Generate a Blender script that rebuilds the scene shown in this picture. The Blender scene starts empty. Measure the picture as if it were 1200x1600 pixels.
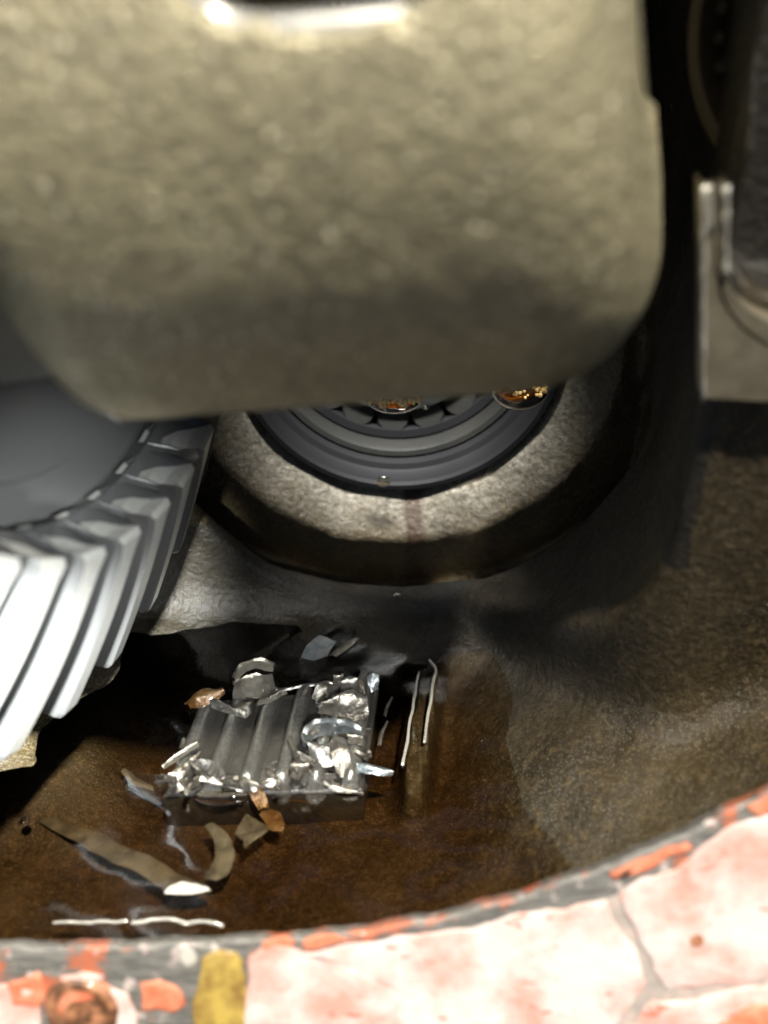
import bpy, math, random
import numpy as np
R = math.radians
U = 0.01                                   # all shapes below are written in centimetres
scene = bpy.context.scene
COL = scene.collection

# ------------------------------------------------------------------ camera
PITCH = R(35); FPX = 1716.0; CAMH = 16.7
cd = bpy.data.cameras.new('camera'); cam = bpy.data.objects.new('camera', cd); COL.objects.link(cam)
cam.location = (0, 0, CAMH * U); cam.rotation_euler = (math.pi / 2 - PITCH, 0, 0)
cd.sensor_width = 36; cd.lens = 36 * FPX / 1600; cd.clip_start = 0.005; cd.clip_end = 50
cd.dof.use_dof = True; cd.dof.focus_distance = 0.235; cd.dof.aperture_fstop = 9.0
scene.camera = cam
# ------------------------------------------------------------------ world, sun, lamps
w = bpy.data.worlds.new("World"); scene.world = w; w.use_nodes = True
wn = w.node_tree.nodes; bg = wn['Background']
sky = wn.new('ShaderNodeTexSky'); sky.sky_type = 'NISHITA'; sky.sun_disc = False
SUN_EL, SUN_AZ = 67, 30                    # azimuth: where the sun stands, seen from the scene, 0 = behind the camera, minus = left
sky.sun_elevation = R(SUN_EL); sky.sun_rotation = R(180 + SUN_AZ)
w.node_tree.links.new(sky.outputs[0], bg.inputs[0]); bg.inputs[1].default_value = 0.05
sl = bpy.data.lights.new('sun', 'SUN'); sl.energy = 5.0; sl.angle = R(3); sl.color = (1, .92, .78)
so = bpy.data.objects.new('sun', sl); COL.objects.link(so)
from mathutils import Vector, Matrix, noise as mnoise
sd = Vector((math.sin(R(SUN_AZ)) * math.cos(R(SUN_EL)), -math.cos(R(SUN_AZ)) * math.cos(R(SUN_EL)), math.sin(R(SUN_EL))))
so.rotation_euler = sd.to_track_quat('Z', 'Y').to_euler(); so.location = sd * 1.0
def area(name, loc, aim, size, power, col=(1, 1, 1), sy=None):
    l = bpy.data.lights.new(name, 'AREA'); l.energy = power; l.size = size * U; l.color = col
    if sy: l.shape = 'RECTANGLE'; l.size_y = sy * U
    o = bpy.data.objects.new(name, l); COL.objects.link(o)
    o.location = Vector(loc) * U
    o.rotation_euler = (Vector(loc) - Vector(aim)).to_track_quat('Z', 'Y').to_euler()
    return o
def spot(name, loc, aim, power, cone, blend, rad, col=(1, 1, 1)):
    l = bpy.data.lights.new(name, 'SPOT'); l.energy = power; l.spot_size = R(cone); l.spot_blend = blend; l.shadow_soft_size = rad * U; l.color = col
    o = bpy.data.objects.new(name, l); COL.objects.link(o); o.location = Vector(loc) * U
    o.rotation_euler = (Vector(loc) - Vector(aim)).to_track_quat('Z', 'Y').to_euler(); return o
spot('added_fill', (-5.2, 3.0, 11.0), (-6.9, 13.4, 4.6), 27.0, 27, 1.0, .5, (.97, 1, .98))  # added spot that brightens the gear teeth, no such lamp in the scene
area('added_fill', (.4, 20.9, 8.6), (.4, 23.2, 1.0), 5.0, 0.038, (1, .99, .97), sy=.5).data.spread = R(52)  # added panel, unseen behind the case, lights the boss
spot('added_fill', (2.0, 2.5, 12.6), (-6.0, 15.2, 5.2), 4.0, 24, 1.0, .5, (.97, 1, .98))  # added weak fill for the inner tooth ends
spot('added_fill', (1.0, 1.5, 13.0), (-2.0, 15.7, .3), 1.35, 20, .8, .35, (1, .97, .92))  # added spot from the camera side to lift the magnet
scene.view_settings.view_transform = 'Standard'; scene.view_settings.look = 'None'
scene.view_settings.exposure = 0.6; scene.view_settings.gamma = 1

# ------------------------------------------------------------------ helpers
CF = np.array([0, math.cos(PITCH), -math.sin(PITCH)]); CU = np.array([0, math.sin(PITCH), math.cos(PITCH)]); CC = np.array([0, 0, CAMH])
def ray(px, py): return CF + np.array([1, 0, 0]) * ((px - 600) / FPX) + CU * ((800 - py) / FPX)
def at_z(px, py, z):
    d = ray(px, py); return CC + d * ((z - CAMH) / d[2])
def at_y(px, py, Y):
    d = ray(px, py); return CC + d * (Y / d[1])
def at_d(px, py, dep): return CC + ray(px, py) * dep
BASE = {}
def setp(o, label=None, cat=None, group=None, kind=None):
    for k, v in (('label', label), ('category', cat), ('group', group), ('kind', kind)):
        if v: o[k] = v
def thing(name, label, cat, loc=(0, 0, 0), group=None):
    o = bpy.data.objects.new(name, None); COL.objects.link(o); o.location = Vector(loc) * U
    o.empty_display_size = .01; BASE[o.name] = np.array(loc, float); setp(o, label, cat, group); return o
def obj(name, V, F, mat, parent=None, smooth=True, loc=None, mats=None, sharp=None):
    V = np.asarray(V, float)
    if parent is not None: b = BASE[parent.name]
    elif loc is not None: b = np.array(loc, float)
    else: b = np.zeros(3)
    me = bpy.data.meshes.new(name); me.from_pydata(((V - b) * U).tolist(), [], [list(map(int, f)) for f in F]); me.update()
    o = bpy.data.objects.new(name, me); COL.objects.link(o)
    for m in (mat if isinstance(mat, list) else [mat]): me.materials.append(m)
    if parent is not None: o.parent = parent
    else: o.location = Vector(b) * U
    BASE[o.name] = b
    if smooth:
        me.polygons.foreach_set('use_smooth', [True] * len(me.polygons))
        if sharp: me.set_sharp_from_angle(angle=R(sharp))
    return o
def fnoise(P, s, seed=0.0, octv=3):
    v = Vector((P[0] * s + seed, P[1] * s - seed, P[2] * s + 2 * seed)); return mnoise.fractal(v, 1.0, 2.0, octv)
def grid_faces(n, m, closed_m=False, closed_n=False):
    F = []
    for i in range(n if closed_n else n - 1):
        for j in range(m if closed_m else m - 1):
            a = i * m + j; b = i * m + (j + 1) % m; c = ((i + 1) % n) * m + (j + 1) % m; d = ((i + 1) % n) * m + j
            F.append((a, b, c, d))
    return F
def tube(path, rad, n=8, cap=True):
    path = [np.array(p, float) for p in path]; V = []; N = len(path)
    if np.isscalar(rad): rad = [rad] * N
    for i, p in enumerate(path):
        t = path[min(i + 1, N - 1)] - path[max(i - 1, 0)]; t /= np.linalg.norm(t) + 1e-9
        a = np.cross(t, [0, 0, 1]); a = a if np.linalg.norm(a) > 1e-3 else np.array([1., 0, 0]); a /= np.linalg.norm(a); b = np.cross(a, t)
        for k in range(n):
            q = 2 * math.pi * k / n; V.append(p + rad[i] * (a * math.cos(q) + b * math.sin(q)))
    F = grid_faces(N, n, True)
    if cap: F += [tuple(range(n))[::-1], tuple((N - 1) * n + k for k in range(n))]
    return V, F
def revolve(prof, c, n=96, a0=0, a1=2 * math.pi, axis='Y'):
    """prof: list of (radius, along); axis Y through c"""
    V = []; full = abs(a1 - a0 - 2 * math.pi) < 1e-6; N = n if full else n + 1
    for k in range(N):
        a = a0 + (a1 - a0) * k / n
        for r, y in prof: V.append((c[0] + r * math.cos(a), c[1] + y, c[2] + r * math.sin(a)))
    return V, grid_faces(N, len(prof), False, full)
def surface_nets(val, org, h):
    s = val < 0
    nx, ny, nz = val.shape
    c = [s[i:nx - 1 + i, j:ny - 1 + j, k:nz - 1 + k] for i in (0, 1) for j in (0, 1) for k in (0, 1)]
    tot = sum(a.astype(np.int8) for a in c); act = (tot > 0) & (tot < 8)
    I, J, K = np.nonzero(act); idx = -np.ones(act.shape, np.int64); idx[I, J, K] = np.arange(len(I))
    acc = np.zeros((len(I), 3)); cnt = np.zeros(len(I))
    cor = [(i, j, k) for i in (0, 1) for j in (0, 1) for k in (0, 1)]
    for a in cor:
        for ax in range(3):
            if a[ax] == 0:
                b = list(a); b[ax] = 1
                va = val[I + a[0], J + a[1], K + a[2]]; vb = val[I + b[0], J + b[1], K + b[2]]
                m = (va < 0) != (vb < 0); t = np.where(m, va / np.where(m, va - vb, 1), 0)
                p = np.tile(np.array(a, float), (len(I), 1)); p[:, ax] += t
                acc[m] += p[m]; cnt[m] += 1
    V = (np.stack([I, J, K], 1) + acc / cnt[:, None]) * h + org
    F = []
    for ax in range(3):
        o1, o2 = [(1, 2), (2, 0), (0, 1)][ax]
        sl0 = [slice(None)] * 3; sl1 = [slice(None)] * 3; sl0[ax] = slice(0, -1); sl1[ax] = slice(1, None)
        A = s[tuple(sl0)]; B = s[tuple(sl1)]; ch = A != B
        P = np.stack(np.nonzero(ch), 1)
        ok = (P[:, o1] > 0) & (P[:, o2] > 0) & (P[:, o1] < val.shape[o1] - 1) & (P[:, o2] < val.shape[o2] - 1)
        P = P[ok]; ins = A[P[:, 0], P[:, 1], P[:, 2]]
        def g(d1, d2):
            Q = P.copy(); Q[:, o1] -= d1; Q[:, o2] -= d2; return idx[Q[:, 0], Q[:, 1], Q[:, 2]]
        q = np.stack([g(1, 1), g(0, 1), g(0, 0), g(1, 0)], 1); q[~ins] = q[~ins][:, ::-1]
        F.append(q)
    return V, np.concatenate(F)

# ------------------------------------------------------------------ materials
class NT:
    def __init__(s, name, off=(0, 0, 0)):
        s.m = bpy.data.materials.new(name); s.m.use_nodes = True; s.t = s.m.node_tree; s.n = s.t.nodes
        s.b = s.n['Principled BSDF']; s.tc = s.n.new('ShaderNodeTexCoord')
        mp = s.n.new('ShaderNodeMapping'); mp.inputs['Scale'].default_value = (100, 100, 100); mp.inputs['Location'].default_value = off
        s.link(s.tc.outputs['Object'], mp.inputs[0]); s.co = mp.outputs[0]
    def link(s, a, b): s.t.links.new(a, b)
    def setv(s, sock, v):
        if hasattr(v, 'is_output') or isinstance(v, bpy.types.NodeSocket): s.link(v, sock)
        else: sock.default_value = v
    def noise(s, scale, det=3, rough=.5, co=None, dist=0):
        n = s.n.new('ShaderNodeTexNoise'); n.inputs['Scale'].default_value = scale; n.inputs['Detail'].default_value = det
        n.inputs['Roughness'].default_value = rough; n.inputs['Distortion'].default_value = dist; s.link(co or s.co, n.inputs['Vector']); return n.outputs[0]
    def voro(s, scale, feat='F1', co=None, out=0):
        n = s.n.new('ShaderNodeTexVoronoi'); n.feature = feat; n.inputs['Scale'].default_value = scale; s.link(co or s.co, n.inputs['Vector']); return n.outputs[out]
    def scaleco(s, v, rot=(0, 0, 0)):
        m = s.n.new('ShaderNodeMapping'); m.inputs['Scale'].default_value = v; m.inputs['Rotation'].default_value = rot; s.link(s.co, m.inputs[0]); return m.outputs[0]
    def ramp(s, f, stops, interp='LINEAR'):
        r = s.n.new('ShaderNodeValToRGB'); s.link(f, r.inputs[0]); r.color_ramp.interpolation = interp
        e = r.color_ramp.elements
        while len(e) < len(stops): e.new(.5)
        for x, (p, c) in zip(e, stops): x.position = p; x.color = (c, c, c, 1) if np.isscalar(c) else (*c, 1)
        return r.outputs[0]
    def mix(s, f, a, b, mode='MIX'):
        m = s.n.new('ShaderNodeMix'); m.data_type = 'RGBA'; m.blend_type = mode
        s.setv(m.inputs[0], f)
        for k, v in ((6, a), (7, b)):
            s.setv(m.inputs[k], (*v, 1) if isinstance(v, tuple) and len(v) == 3 else v)
        return m.outputs[2]
    def math(s, op, a, b=0.0, c=None):
        m = s.n.new('ShaderNodeMath'); m.operation = op; s.setv(m.inputs[0], a); s.setv(m.inputs[1], b)
        if c is not None: s.setv(m.inputs[2], c)
        return m.outputs[0]
    def bump(s, h, dist, strength=1.0, prev=None):
        b = s.n.new('ShaderNodeBump'); b.inputs['Strength'].default_value = strength; b.inputs['Distance'].default_value = dist
        s.link(h, b.inputs['Height'])
        if prev is not None: s.link(prev, b.inputs['Normal'])
        return b.outputs[0]
    def set(s, **k):
        nm = dict(base='Base Color', metal='Metallic', rough='Roughness', spec='Specular IOR Level', coat='Coat Weight', coatr='Coat Roughness', normal='Normal',
                  coatn='Coat Normal', trans='Transmission Weight', ior='IOR', sss='Subsurface Weight', alpha='Alpha', coattint='Coat Tint')
        for a, v in k.items():
            if isinstance(v, tuple) and len(v) == 3: v = (*v, 1)
            s.setv(s.b.inputs[nm[a]], v)
        return s
    def sep(s, co=None):
        x = s.n.new('ShaderNodeSeparateXYZ'); s.link(co or s.co, x.inputs[0]); return x.outputs

def cast_mat(name, c1, c2, c3, rough=.5, coat=.6, coatr=.15, metal=.0, b1=.00022, b2=.0001, vs=5.0, stains_and_light=None, fine=False, spec=.5, sparkle=None, fs=6.5):
    m = NT(name, (0, 11, -2) if stains_and_light else (0, 0, 0))      # the housing's origin, so that its stains and painted tones sit in scene centimetres
    n1 = m.noise(.55, 5, .6); n2 = m.noise(5, 4, .6); n3 = m.noise(18, 3, .6)
    col = m.mix(m.ramp(n1, [(.35, 0.), (.65, 1.)]), c1, c2)
    col = m.mix(m.ramp(n2, [(.52, 0.), (.72, .8)]), col, c3)
    nb = m.bump(m.voro(vs, 'SMOOTH_F1'), b1 * 1.6, 1)
    nb = m.bump(n2, b1 * 2.2, 1, nb); nb = m.bump(n3, b2, 1, nb)
    if fine: nb = m.bump(m.noise(30, 3, .7), .00016, 1, nb)
    if sparkle:  # pale flecks put sparkle into the colour, dark ones vary it
        v = m.voro(fs, 'F1'); vc = m.n.new('ShaderNodeTexVoronoi'); vc.inputs['Scale'].default_value = fs; m.link(m.co, vc.inputs['Vector'])
        rr = m.n.new('ShaderNodeSeparateColor'); m.link(vc.outputs['Color'], rr.inputs[0])
        sel = m.math('MULTIPLY', m.math('GREATER_THAN', rr.outputs[0], .74), m.math('LESS_THAN', v, .30))
        sel2 = m.math('MULTIPLY', m.math('LESS_THAN', rr.outputs[1], .25), m.math('LESS_THAN', v, .42))
        col = m.mix(m.math('MULTIPLY', sel2, .55), col, (.12, .11, .08)); col = m.mix(m.math('MULTIPLY', sel, m.math('ADD', .35, m.math('MULTIPLY', rr.outputs[2], .65))), col, sparkle)
    if stains_and_light: col = stains_and_light(m, col)
    m.set(base=col, spec=spec, rough=m.ramp(n2, [(.3, rough - .12), (.7, rough + .15)]), metal=getattr(m, 'metal', metal), coat=coat, coatr=coatr, normal=nb, coatn=nb)
    return m.m
def grime_and_shade(m, col):                          # black sooty oil film on the web's channel side; shade painted into the saddle recess
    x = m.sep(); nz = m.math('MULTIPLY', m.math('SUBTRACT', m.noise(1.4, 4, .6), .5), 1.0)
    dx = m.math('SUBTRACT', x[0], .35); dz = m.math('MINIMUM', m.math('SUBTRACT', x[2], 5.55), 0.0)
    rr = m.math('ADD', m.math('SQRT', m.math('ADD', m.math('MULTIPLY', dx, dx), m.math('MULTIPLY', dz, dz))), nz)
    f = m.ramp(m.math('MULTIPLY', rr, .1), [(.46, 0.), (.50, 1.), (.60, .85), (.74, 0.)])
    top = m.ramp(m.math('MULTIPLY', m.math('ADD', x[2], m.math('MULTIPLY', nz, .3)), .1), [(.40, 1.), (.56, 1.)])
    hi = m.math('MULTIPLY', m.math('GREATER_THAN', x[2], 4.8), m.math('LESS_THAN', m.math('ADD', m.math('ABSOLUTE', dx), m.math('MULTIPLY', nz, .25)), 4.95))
    hi = m.math('MAXIMUM', hi, m.math('MULTIPLY', m.math('GREATER_THAN', x[2], 8.6), m.math('GREATER_THAN', x[1], 15.4)))  # upper recess coloured near black to stand for an unlit void
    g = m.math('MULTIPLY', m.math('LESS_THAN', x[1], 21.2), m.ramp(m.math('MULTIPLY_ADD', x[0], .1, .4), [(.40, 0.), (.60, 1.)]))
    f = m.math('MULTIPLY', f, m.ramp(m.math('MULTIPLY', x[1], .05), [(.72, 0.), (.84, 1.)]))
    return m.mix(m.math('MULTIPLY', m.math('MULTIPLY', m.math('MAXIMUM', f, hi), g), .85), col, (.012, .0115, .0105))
def stains_and_light(m, col):
    col = grime_and_shade(m, col); x = m.sep(); nz = m.noise(1.6, 4, .6)
    dx = m.math('SUBTRACT', x[0], .35); dz = m.math('SUBTRACT', x[2], 5.55)     # grey boss iron, with lamplight painted in brighter towards the bore
    rr = m.math('ADD', m.math('SQRT', m.math('ADD', m.math('MULTIPLY', dx, dx), m.math('MULTIPLY', dz, dz))), m.math('MULTIPLY', m.math('SUBTRACT', nz, .5), .9))
    f = m.math('MULTIPLY', m.ramp(m.math('MULTIPLY', rr, .1), [(.385, 1.), (.50, .04)]), m.math('GREATER_THAN', x[1], 20.7))
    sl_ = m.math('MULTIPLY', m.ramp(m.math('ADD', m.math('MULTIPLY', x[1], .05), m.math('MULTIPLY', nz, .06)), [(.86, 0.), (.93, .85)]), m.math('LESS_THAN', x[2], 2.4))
    col = m.mix(m.math('MULTIPLY', sl_, m.math('LESS_THAN', x[1], 20.7)), col, (.007, .0058, .0038))   # near-black floor behind the magnet
    boss_lit = m.mix(m.ramp(m.noise(7, 4, .6), [(.35, 0.), (.65, 1.)]), (.065, .058, .042), (.15, .138, .11))
    col = m.mix(f, col, boss_lit); m.metal = m.math('MULTIPLY', f, .5)                         # brown oil that has run down from the bore
    x = m.sep(); xx = m.math('ADD', x[0], m.math('MULTIPLY', m.noise(1.2, 3), .45))
    a = m.math('ABSOLUTE', m.math('SUBTRACT', xx, .98)); f = m.ramp(a, [(.16, 1.), (.30, 0.)])
    g = m.math('GREATER_THAN', x[1], 21.0); z = m.math('LESS_THAN', x[2], 2.2)
    return m.mix(m.math('MULTIPLY', m.math('MULTIPLY', f, g), m.math('MULTIPLY', z, .93)), col, (.022, .011, .004))
M = {}
M['housing'] = cast_mat('oily_cast_iron', (.020, .0138, .0052), (.043, .030, .0112), (.085, .058, .022), .55, .22, .22, .1, vs=8.0, b1=.00014, b2=.00016, fine=True, sparkle=(.17, .14, .09), fs=26.0, spec=.28, stains_and_light=stains_and_light)
M['case'] = cast_mat('carrier_cast_iron', (.31, .275, .17), (.40, .355, .22), (.48, .42, .26), .42, .3, .22, .3, vs=8.0, b1=.00022, b2=.00018, sparkle=(.95, .86, .62), fs=7.2)
M['case_dark'] = cast_mat('hub_cast_iron', (.12, .115, .10), (.16, .155, .13), (.2, .19, .16), .45, .4, .25, .4, b1=.00008)
m = NT('ground_steel'); n = m.noise(9, 5, .7); s2 = m.noise(3, 3, .6, m.scaleco((1, 12, 12)))
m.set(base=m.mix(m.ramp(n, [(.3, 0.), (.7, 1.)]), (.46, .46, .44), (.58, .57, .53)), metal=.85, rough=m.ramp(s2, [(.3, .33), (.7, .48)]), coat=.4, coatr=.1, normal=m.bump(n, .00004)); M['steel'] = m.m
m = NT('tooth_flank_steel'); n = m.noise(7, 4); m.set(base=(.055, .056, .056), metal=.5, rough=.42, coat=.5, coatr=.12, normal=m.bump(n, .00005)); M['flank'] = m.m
m = NT('machined_iron'); n = m.noise(4, 4, .6, m.scaleco((1, 9, 1))); n0 = m.noise(2.2, 4)
m.set(base=m.mix(m.ramp(n0, [(.35, 0.), (.65, 1.)]), (.24, .21, .15), (.34, .30, .22)), metal=.6, rough=m.ramp(n, [(.3, .3), (.7, .5)]), coat=.5, coatr=.12, normal=m.bump(n, .00006)); M['machined'] = m.m
m = NT('black_rubber'); n = m.noise(12, 3); m.set(base=(.006, .006, .0065), spec=.08, rough=.6, coat=.0, coatr=.2, normal=m.bump(n, .00005)); M['rubber'] = m.m
m = NT('bearing_steel'); n = m.noise(5, 3); m.set(base=(.20, .20, .19), metal=.75, rough=.36, coat=.5, coatr=.1, normal=m.bump(n, .00005)); M['bearing'] = m.m
m = NT('brown_oiled_steel'); n = m.noise(3, 3); m.set(base=(.04, .031, .016), metal=.5, rough=.45, coat=.4, coatr=.2, normal=m.bump(n, .00008)); M['brownsteel'] = m.m
m = NT('dark_wet_steel'); n = m.noise(4, 3); m.set(base=(.010, .010, .009), metal=0, spec=.12, rough=.5, coat=.05, coatr=.2, normal=m.bump(n, .0002)); M['darksteel'] = m.m
m = NT('ferrite_magnet'); n = m.noise(14, 4, .6); st = m.noise(9, 2, .5, m.scaleco((.3, 2.2, .3)))
m.set(base=m.mix(m.ramp(n, [(.4, 0.), (.7, 1.)]), (.13, .13, .12), (.24, .235, .21)), metal=.65, rough=.28, coat=.8, coatr=.2, normal=m.bump(n, .00012, 1, m.bump(st, .0001))); M['magnet'] = m.m
def shaving(name, c, metal, rough, c2=None, coat=.8):
    m = NT(name); n = m.noise(10, 4, .6); k = m.noise(3.0, 3)
    m.set(base=m.mix(m.ramp(k, [(.4, 0.), (.62, 1.)]), c, c2 or c), metal=metal, rough=rough, coat=coat, coatr=.06, normal=m.bump(n, .00025, 1, m.bump(k, .0006))); return m.m
M['shav'] = shaving('torn_steel_shaving', (.22, .205, .175), .8, .36, (.12, .112, .095))
M['shav_b'] = shaving('bright_steel_shaving', (.38, .36, .31), .85, .30, (.20, .185, .155))
M['shav_d'] = shaving('dark_steel_shaving', (.16, .16, .15), .8, .32, (.22, .21, .19))
M['shav_blue'] = shaving('blued_steel_shaving', (.20, .235, .25), .75, .28, (.30, .32, .32))
M['shav_amber'] = shaving('oil_stained_shaving', (.11, .05, .012), .3, .3, (.15, .09, .035))
M['flake'] = shaving('grey_sealant_flake', (.05, .045, .034), .0, .35, (.10, .09, .07), .5)
M['flake_l'] = shaving('pale_sealant_flake', (.55, .53, .48), .0, .35, (.45, .42, .36), .6)
# oil: clear amber, swallows light with depth
m = NT('used_gear_oil'); m.n.remove(m.b); out = m.n['Material Output']
fr = m.n.new('ShaderNodeFresnel'); fr.inputs['IOR'].default_value = 1.48
gl = m.n.new('ShaderNodeBsdfGlossy'); gl.inputs['Roughness'].default_value = .09
tr = m.n.new('ShaderNodeBsdfTransparent'); tr.inputs[0].default_value = (.98, .93, .82, 1)
mx = m.n.new('ShaderNodeMixShader')
nb = m.bump(m.noise(.7, 1, .4),   .0013, 1)
m.link(nb, gl.inputs['Normal']); m.link(nb, fr.inputs['Normal']); m.link(fr.outputs[0], mx.inputs[0]); m.link(tr.outputs[0], mx.inputs[1]); m.link(gl.outputs[0], mx.inputs[2]); m.link(mx.outputs[0], out.inputs['Surface'])
va = m.n.new('ShaderNodeVolumeAbsorption'); va.inputs['Color'].default_value = (.58, .38, .16, 1); va.inputs['Density'].default_value = 105
m.link(va.outputs[0], out.inputs['Volume']); M['oil'] = m.m
def clear(name, tint, rough=.02, thick=0):
    m = NT(name); m.n.remove(m.b); out = m.n['Material Output']
    fr = m.n.new('ShaderNodeFresnel'); fr.inputs['IOR'].default_value = 1.48
    gl = m.n.new('ShaderNodeBsdfGlossy'); gl.inputs['Roughness'].default_value = rough
    g2 = m.n.new('ShaderNodeBsdfRefraction'); g2.inputs['IOR'].default_value = 1.45; g2.inputs['Roughness'].default_value = .03; g2.inputs[0].default_value = (*tint, 1)
    mx = m.n.new('ShaderNodeMixShader'); m.link(fr.outputs[0], mx.inputs[0]); m.link(g2.outputs[0], mx.inputs[1]); m.link(gl.outputs[0], mx.inputs[2]); m.link(mx.outputs[0], out.inputs['Surface']); return m.m
M['drop'] = clear('oil_drop', (.95, .9, .8)); M['amber'] = clear('amber_oil_drip', (.85, .45, .12), .12)
# flange: scraped grey iron with rusty and pink stains
m = NT('scraped_flange_iron'); nA = m.noise(.9, 5, .62, m.scaleco((1, 1, 1.5))); nB = m.noise(2.6, 4, .6); nC = m.noise(5, 4, .7, m.scaleco((.4, 2.5, 2.5), (0, .35, 0)))
base = m.mix(m.ramp(nC, [(.4, 0.), (.62, 1.)]), (.12, .115, .105), (.25, .24, .215))
base = m.mix(m.ramp(nA, [(.53, 0.), (.60, 1.)]), base, (.50, .15, .075))
base = m.mix(m.ramp(nB, [(.60, 0.), (.66, .9)]), base, (.62, .52, .48))
m.set(base=base, metal=.25, rough=.45, coat=.4, coatr=.2, normal=m.bump(nC, .00015, 1, m.bump(nB, .0002))); M['flange'] = m.m
m = NT('pink_white_sealant'); nA = m.noise(.8, 5, .6); nB = m.noise(3, 4, .65); nC = m.noise(2.2, 5, .7, m.scaleco((.6, 2, 2)))
base = m.mix(m.ramp(nA, [(.42, 0.), (.62, 1.)]), (.70, .64, .61), (.66, .34, .28))
base = m.mix(m.ramp(nC, [(.62, 0.), (.66, .9)]), base, (.55, .15, .09))
m.set(base=base, rough=.55, coat=.15, coatr=.3, normal=m.bump(nB, .0004)); M['sealant'] = m.m
m = NT('orange_sealant'); nB = m.noise(3, 4, .65); m.set(base=m.mix(m.ramp(nB, [(.4, 0.), (.6, 1.)]), (.62, .16, .08), (.66, .27, .16)), rough=.55, normal=m.bump(nB, .0004)); M['orange'] = m.m
m = NT('yellow_oil_stain'); nB = m.noise(2.5, 4, .6); m.set(base=m.mix(m.ramp(nB, [(.4, 0.), (.68, 1.)]), (.50, .36, .085), (.18, .09, .03)), rough=.3, coat=.8, coatr=.08, normal=m.bump(nB, .0003)); M['yellow'] = m.m

# ------------------------------------------------------------------ the axle housing
FN = np.array([0, -math.cos(R(25)), math.sin(R(25))]); FP = np.array([0, 10.3, 1.4])   # face of the flange
FT = np.array([0, math.sin(R(25)), math.cos(R(25))])
def on_flange(px, py, off=0.0):
    d = ray(px, py); t = ((FP - CC) @ FN + off) / (d @ FN); return CC + d * t
def fl_xs(px, py):
    p = on_flange(px, py); return p[0], (p - FP) @ FT
lip = [fl_xs(a, b) for a, b in ((-260, 1460), (-100, 1478), (0, 1482), (150, 1482), (330, 1474), (500, 1464), (600, 1450), (700, 1432), (800, 1405), (900, 1372), (1000, 1334), (1100, 1288), (1200, 1238), (1300, 1180))]
LX = np.array([a for a, b in lip]); LS = np.array([b for a, b in lip])
LX = np.concatenate([[-14], LX, [9.5, 13]]); LS = np.concatenate([[4.5], LS, [LS[-1] + 2.0, LS[-1] + 6]])
def lips(x): return np.interp(x, LX, LS)
housing = thing('axle_housing', 'oily cast iron axle housing with round cavity and flange smeared with old pink sealant', 'axle housing', (0, 11, -2))
BC = (0.35, 5.55)                           # x, z of the bore axis
def smin(a, b, k):
    h = np.clip(.5 + .5 * (b - a) / k, 0, 1); return b + (a - b) * h - k * h * (1 - h)
h = .14
gx = np.arange(-12, 12, h); gy = np.arange(9.5, 26.5, h); gz = np.arange(-3, 20, h)
X, Y, Z = np.meshgrid(gx, gy, gz, indexing='ij')
lump = .05 * np.sin(1.7 * X + .6 * Y) * np.cos(1.3 * Y - .5 * X) + .05 * np.sin(3.7 * X + 2) * np.sin(3.1 * Y + .7 * Z)
lump += .018 * np.sin(9.1 * X + 3 * Y + 1) * np.sin(8.3 * Y - 4 * X + 5 * Z)
sst = lambda q: (lambda c: c * c * (3 - 2 * c))(np.clip(q, 0, 1))
Fz = -.85 + .12 * np.sin(.9 * X + 1) * np.sin(1.1 * Y) + .85 * np.maximum(np.maximum(sst((X - .7 - .3 * (16 - Y)) / 3.0), sst((Y - 17.2 + .1 * X) / 1.5)), sst((-X - 4.2) / 2.2) * sst((Y - 13) / 2.5)) + .065 * np.maximum(X - 1.5, 0) ** 1.9 + .03 * np.maximum(-X - 5, 0) ** 2 + .9 * np.exp(-((X - 3.2) ** 2 / 2.2 + (Y - 14.2) ** 2 / 3.0)) * .5
def ridge_d(pts):
    best = np.full((len(gx), len(gy)), 9.0); A = [at_z(a, b, 0)[:2] for a, b in pts]; x2, y2 = X[:, :, 0], Y[:, :, 0]
    for p, q in zip(A, A[1:]):
        e = q - p; t_ = np.clip(((x2 - p[0]) * e[0] + (y2 - p[1]) * e[1]) / (e @ e), 0, 1); best = np.minimum(best, np.hypot(x2 - p[0] - t_ * e[0], y2 - p[1] - t_ * e[1]))
    return best[:, :, None]
RID = [[(640, 1235), (638, 1190), (650, 1110), (662, 1050)], [(652, 1230), (662, 1180), (672, 1110), (683, 1055), (678, 1030), (640, 1034), (560, 1042), (470, 1050), (300, 1075)]]
for q_ in RID: Fz = Fz + (np.maximum(Fz, .02 + .05 * np.sin(3 * X + 2 * Y)) - Fz) * np.exp(-(ridge_d(q_) / .17) ** 2)
d_floor = np.maximum((Z - Fz) * .85, Y - 20.3 + .25 * np.sin(2.3 * X) * np.sin(.9 * X + 1))
# front wall behind the flange
S = (Y - FP[1]) * FT[1] + (Z - FP[2]) * FT[2]; D = -((Y - FP[1]) * FN[1] + (Z - FP[2]) * FN[2])   # along the face, depth behind it
d_front = np.maximum(S - (lips(X) - .08 - np.maximum(D - .25, 0) * .9), (D - 1.1 + .35 * (S - lips(X))) * .9)
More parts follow.
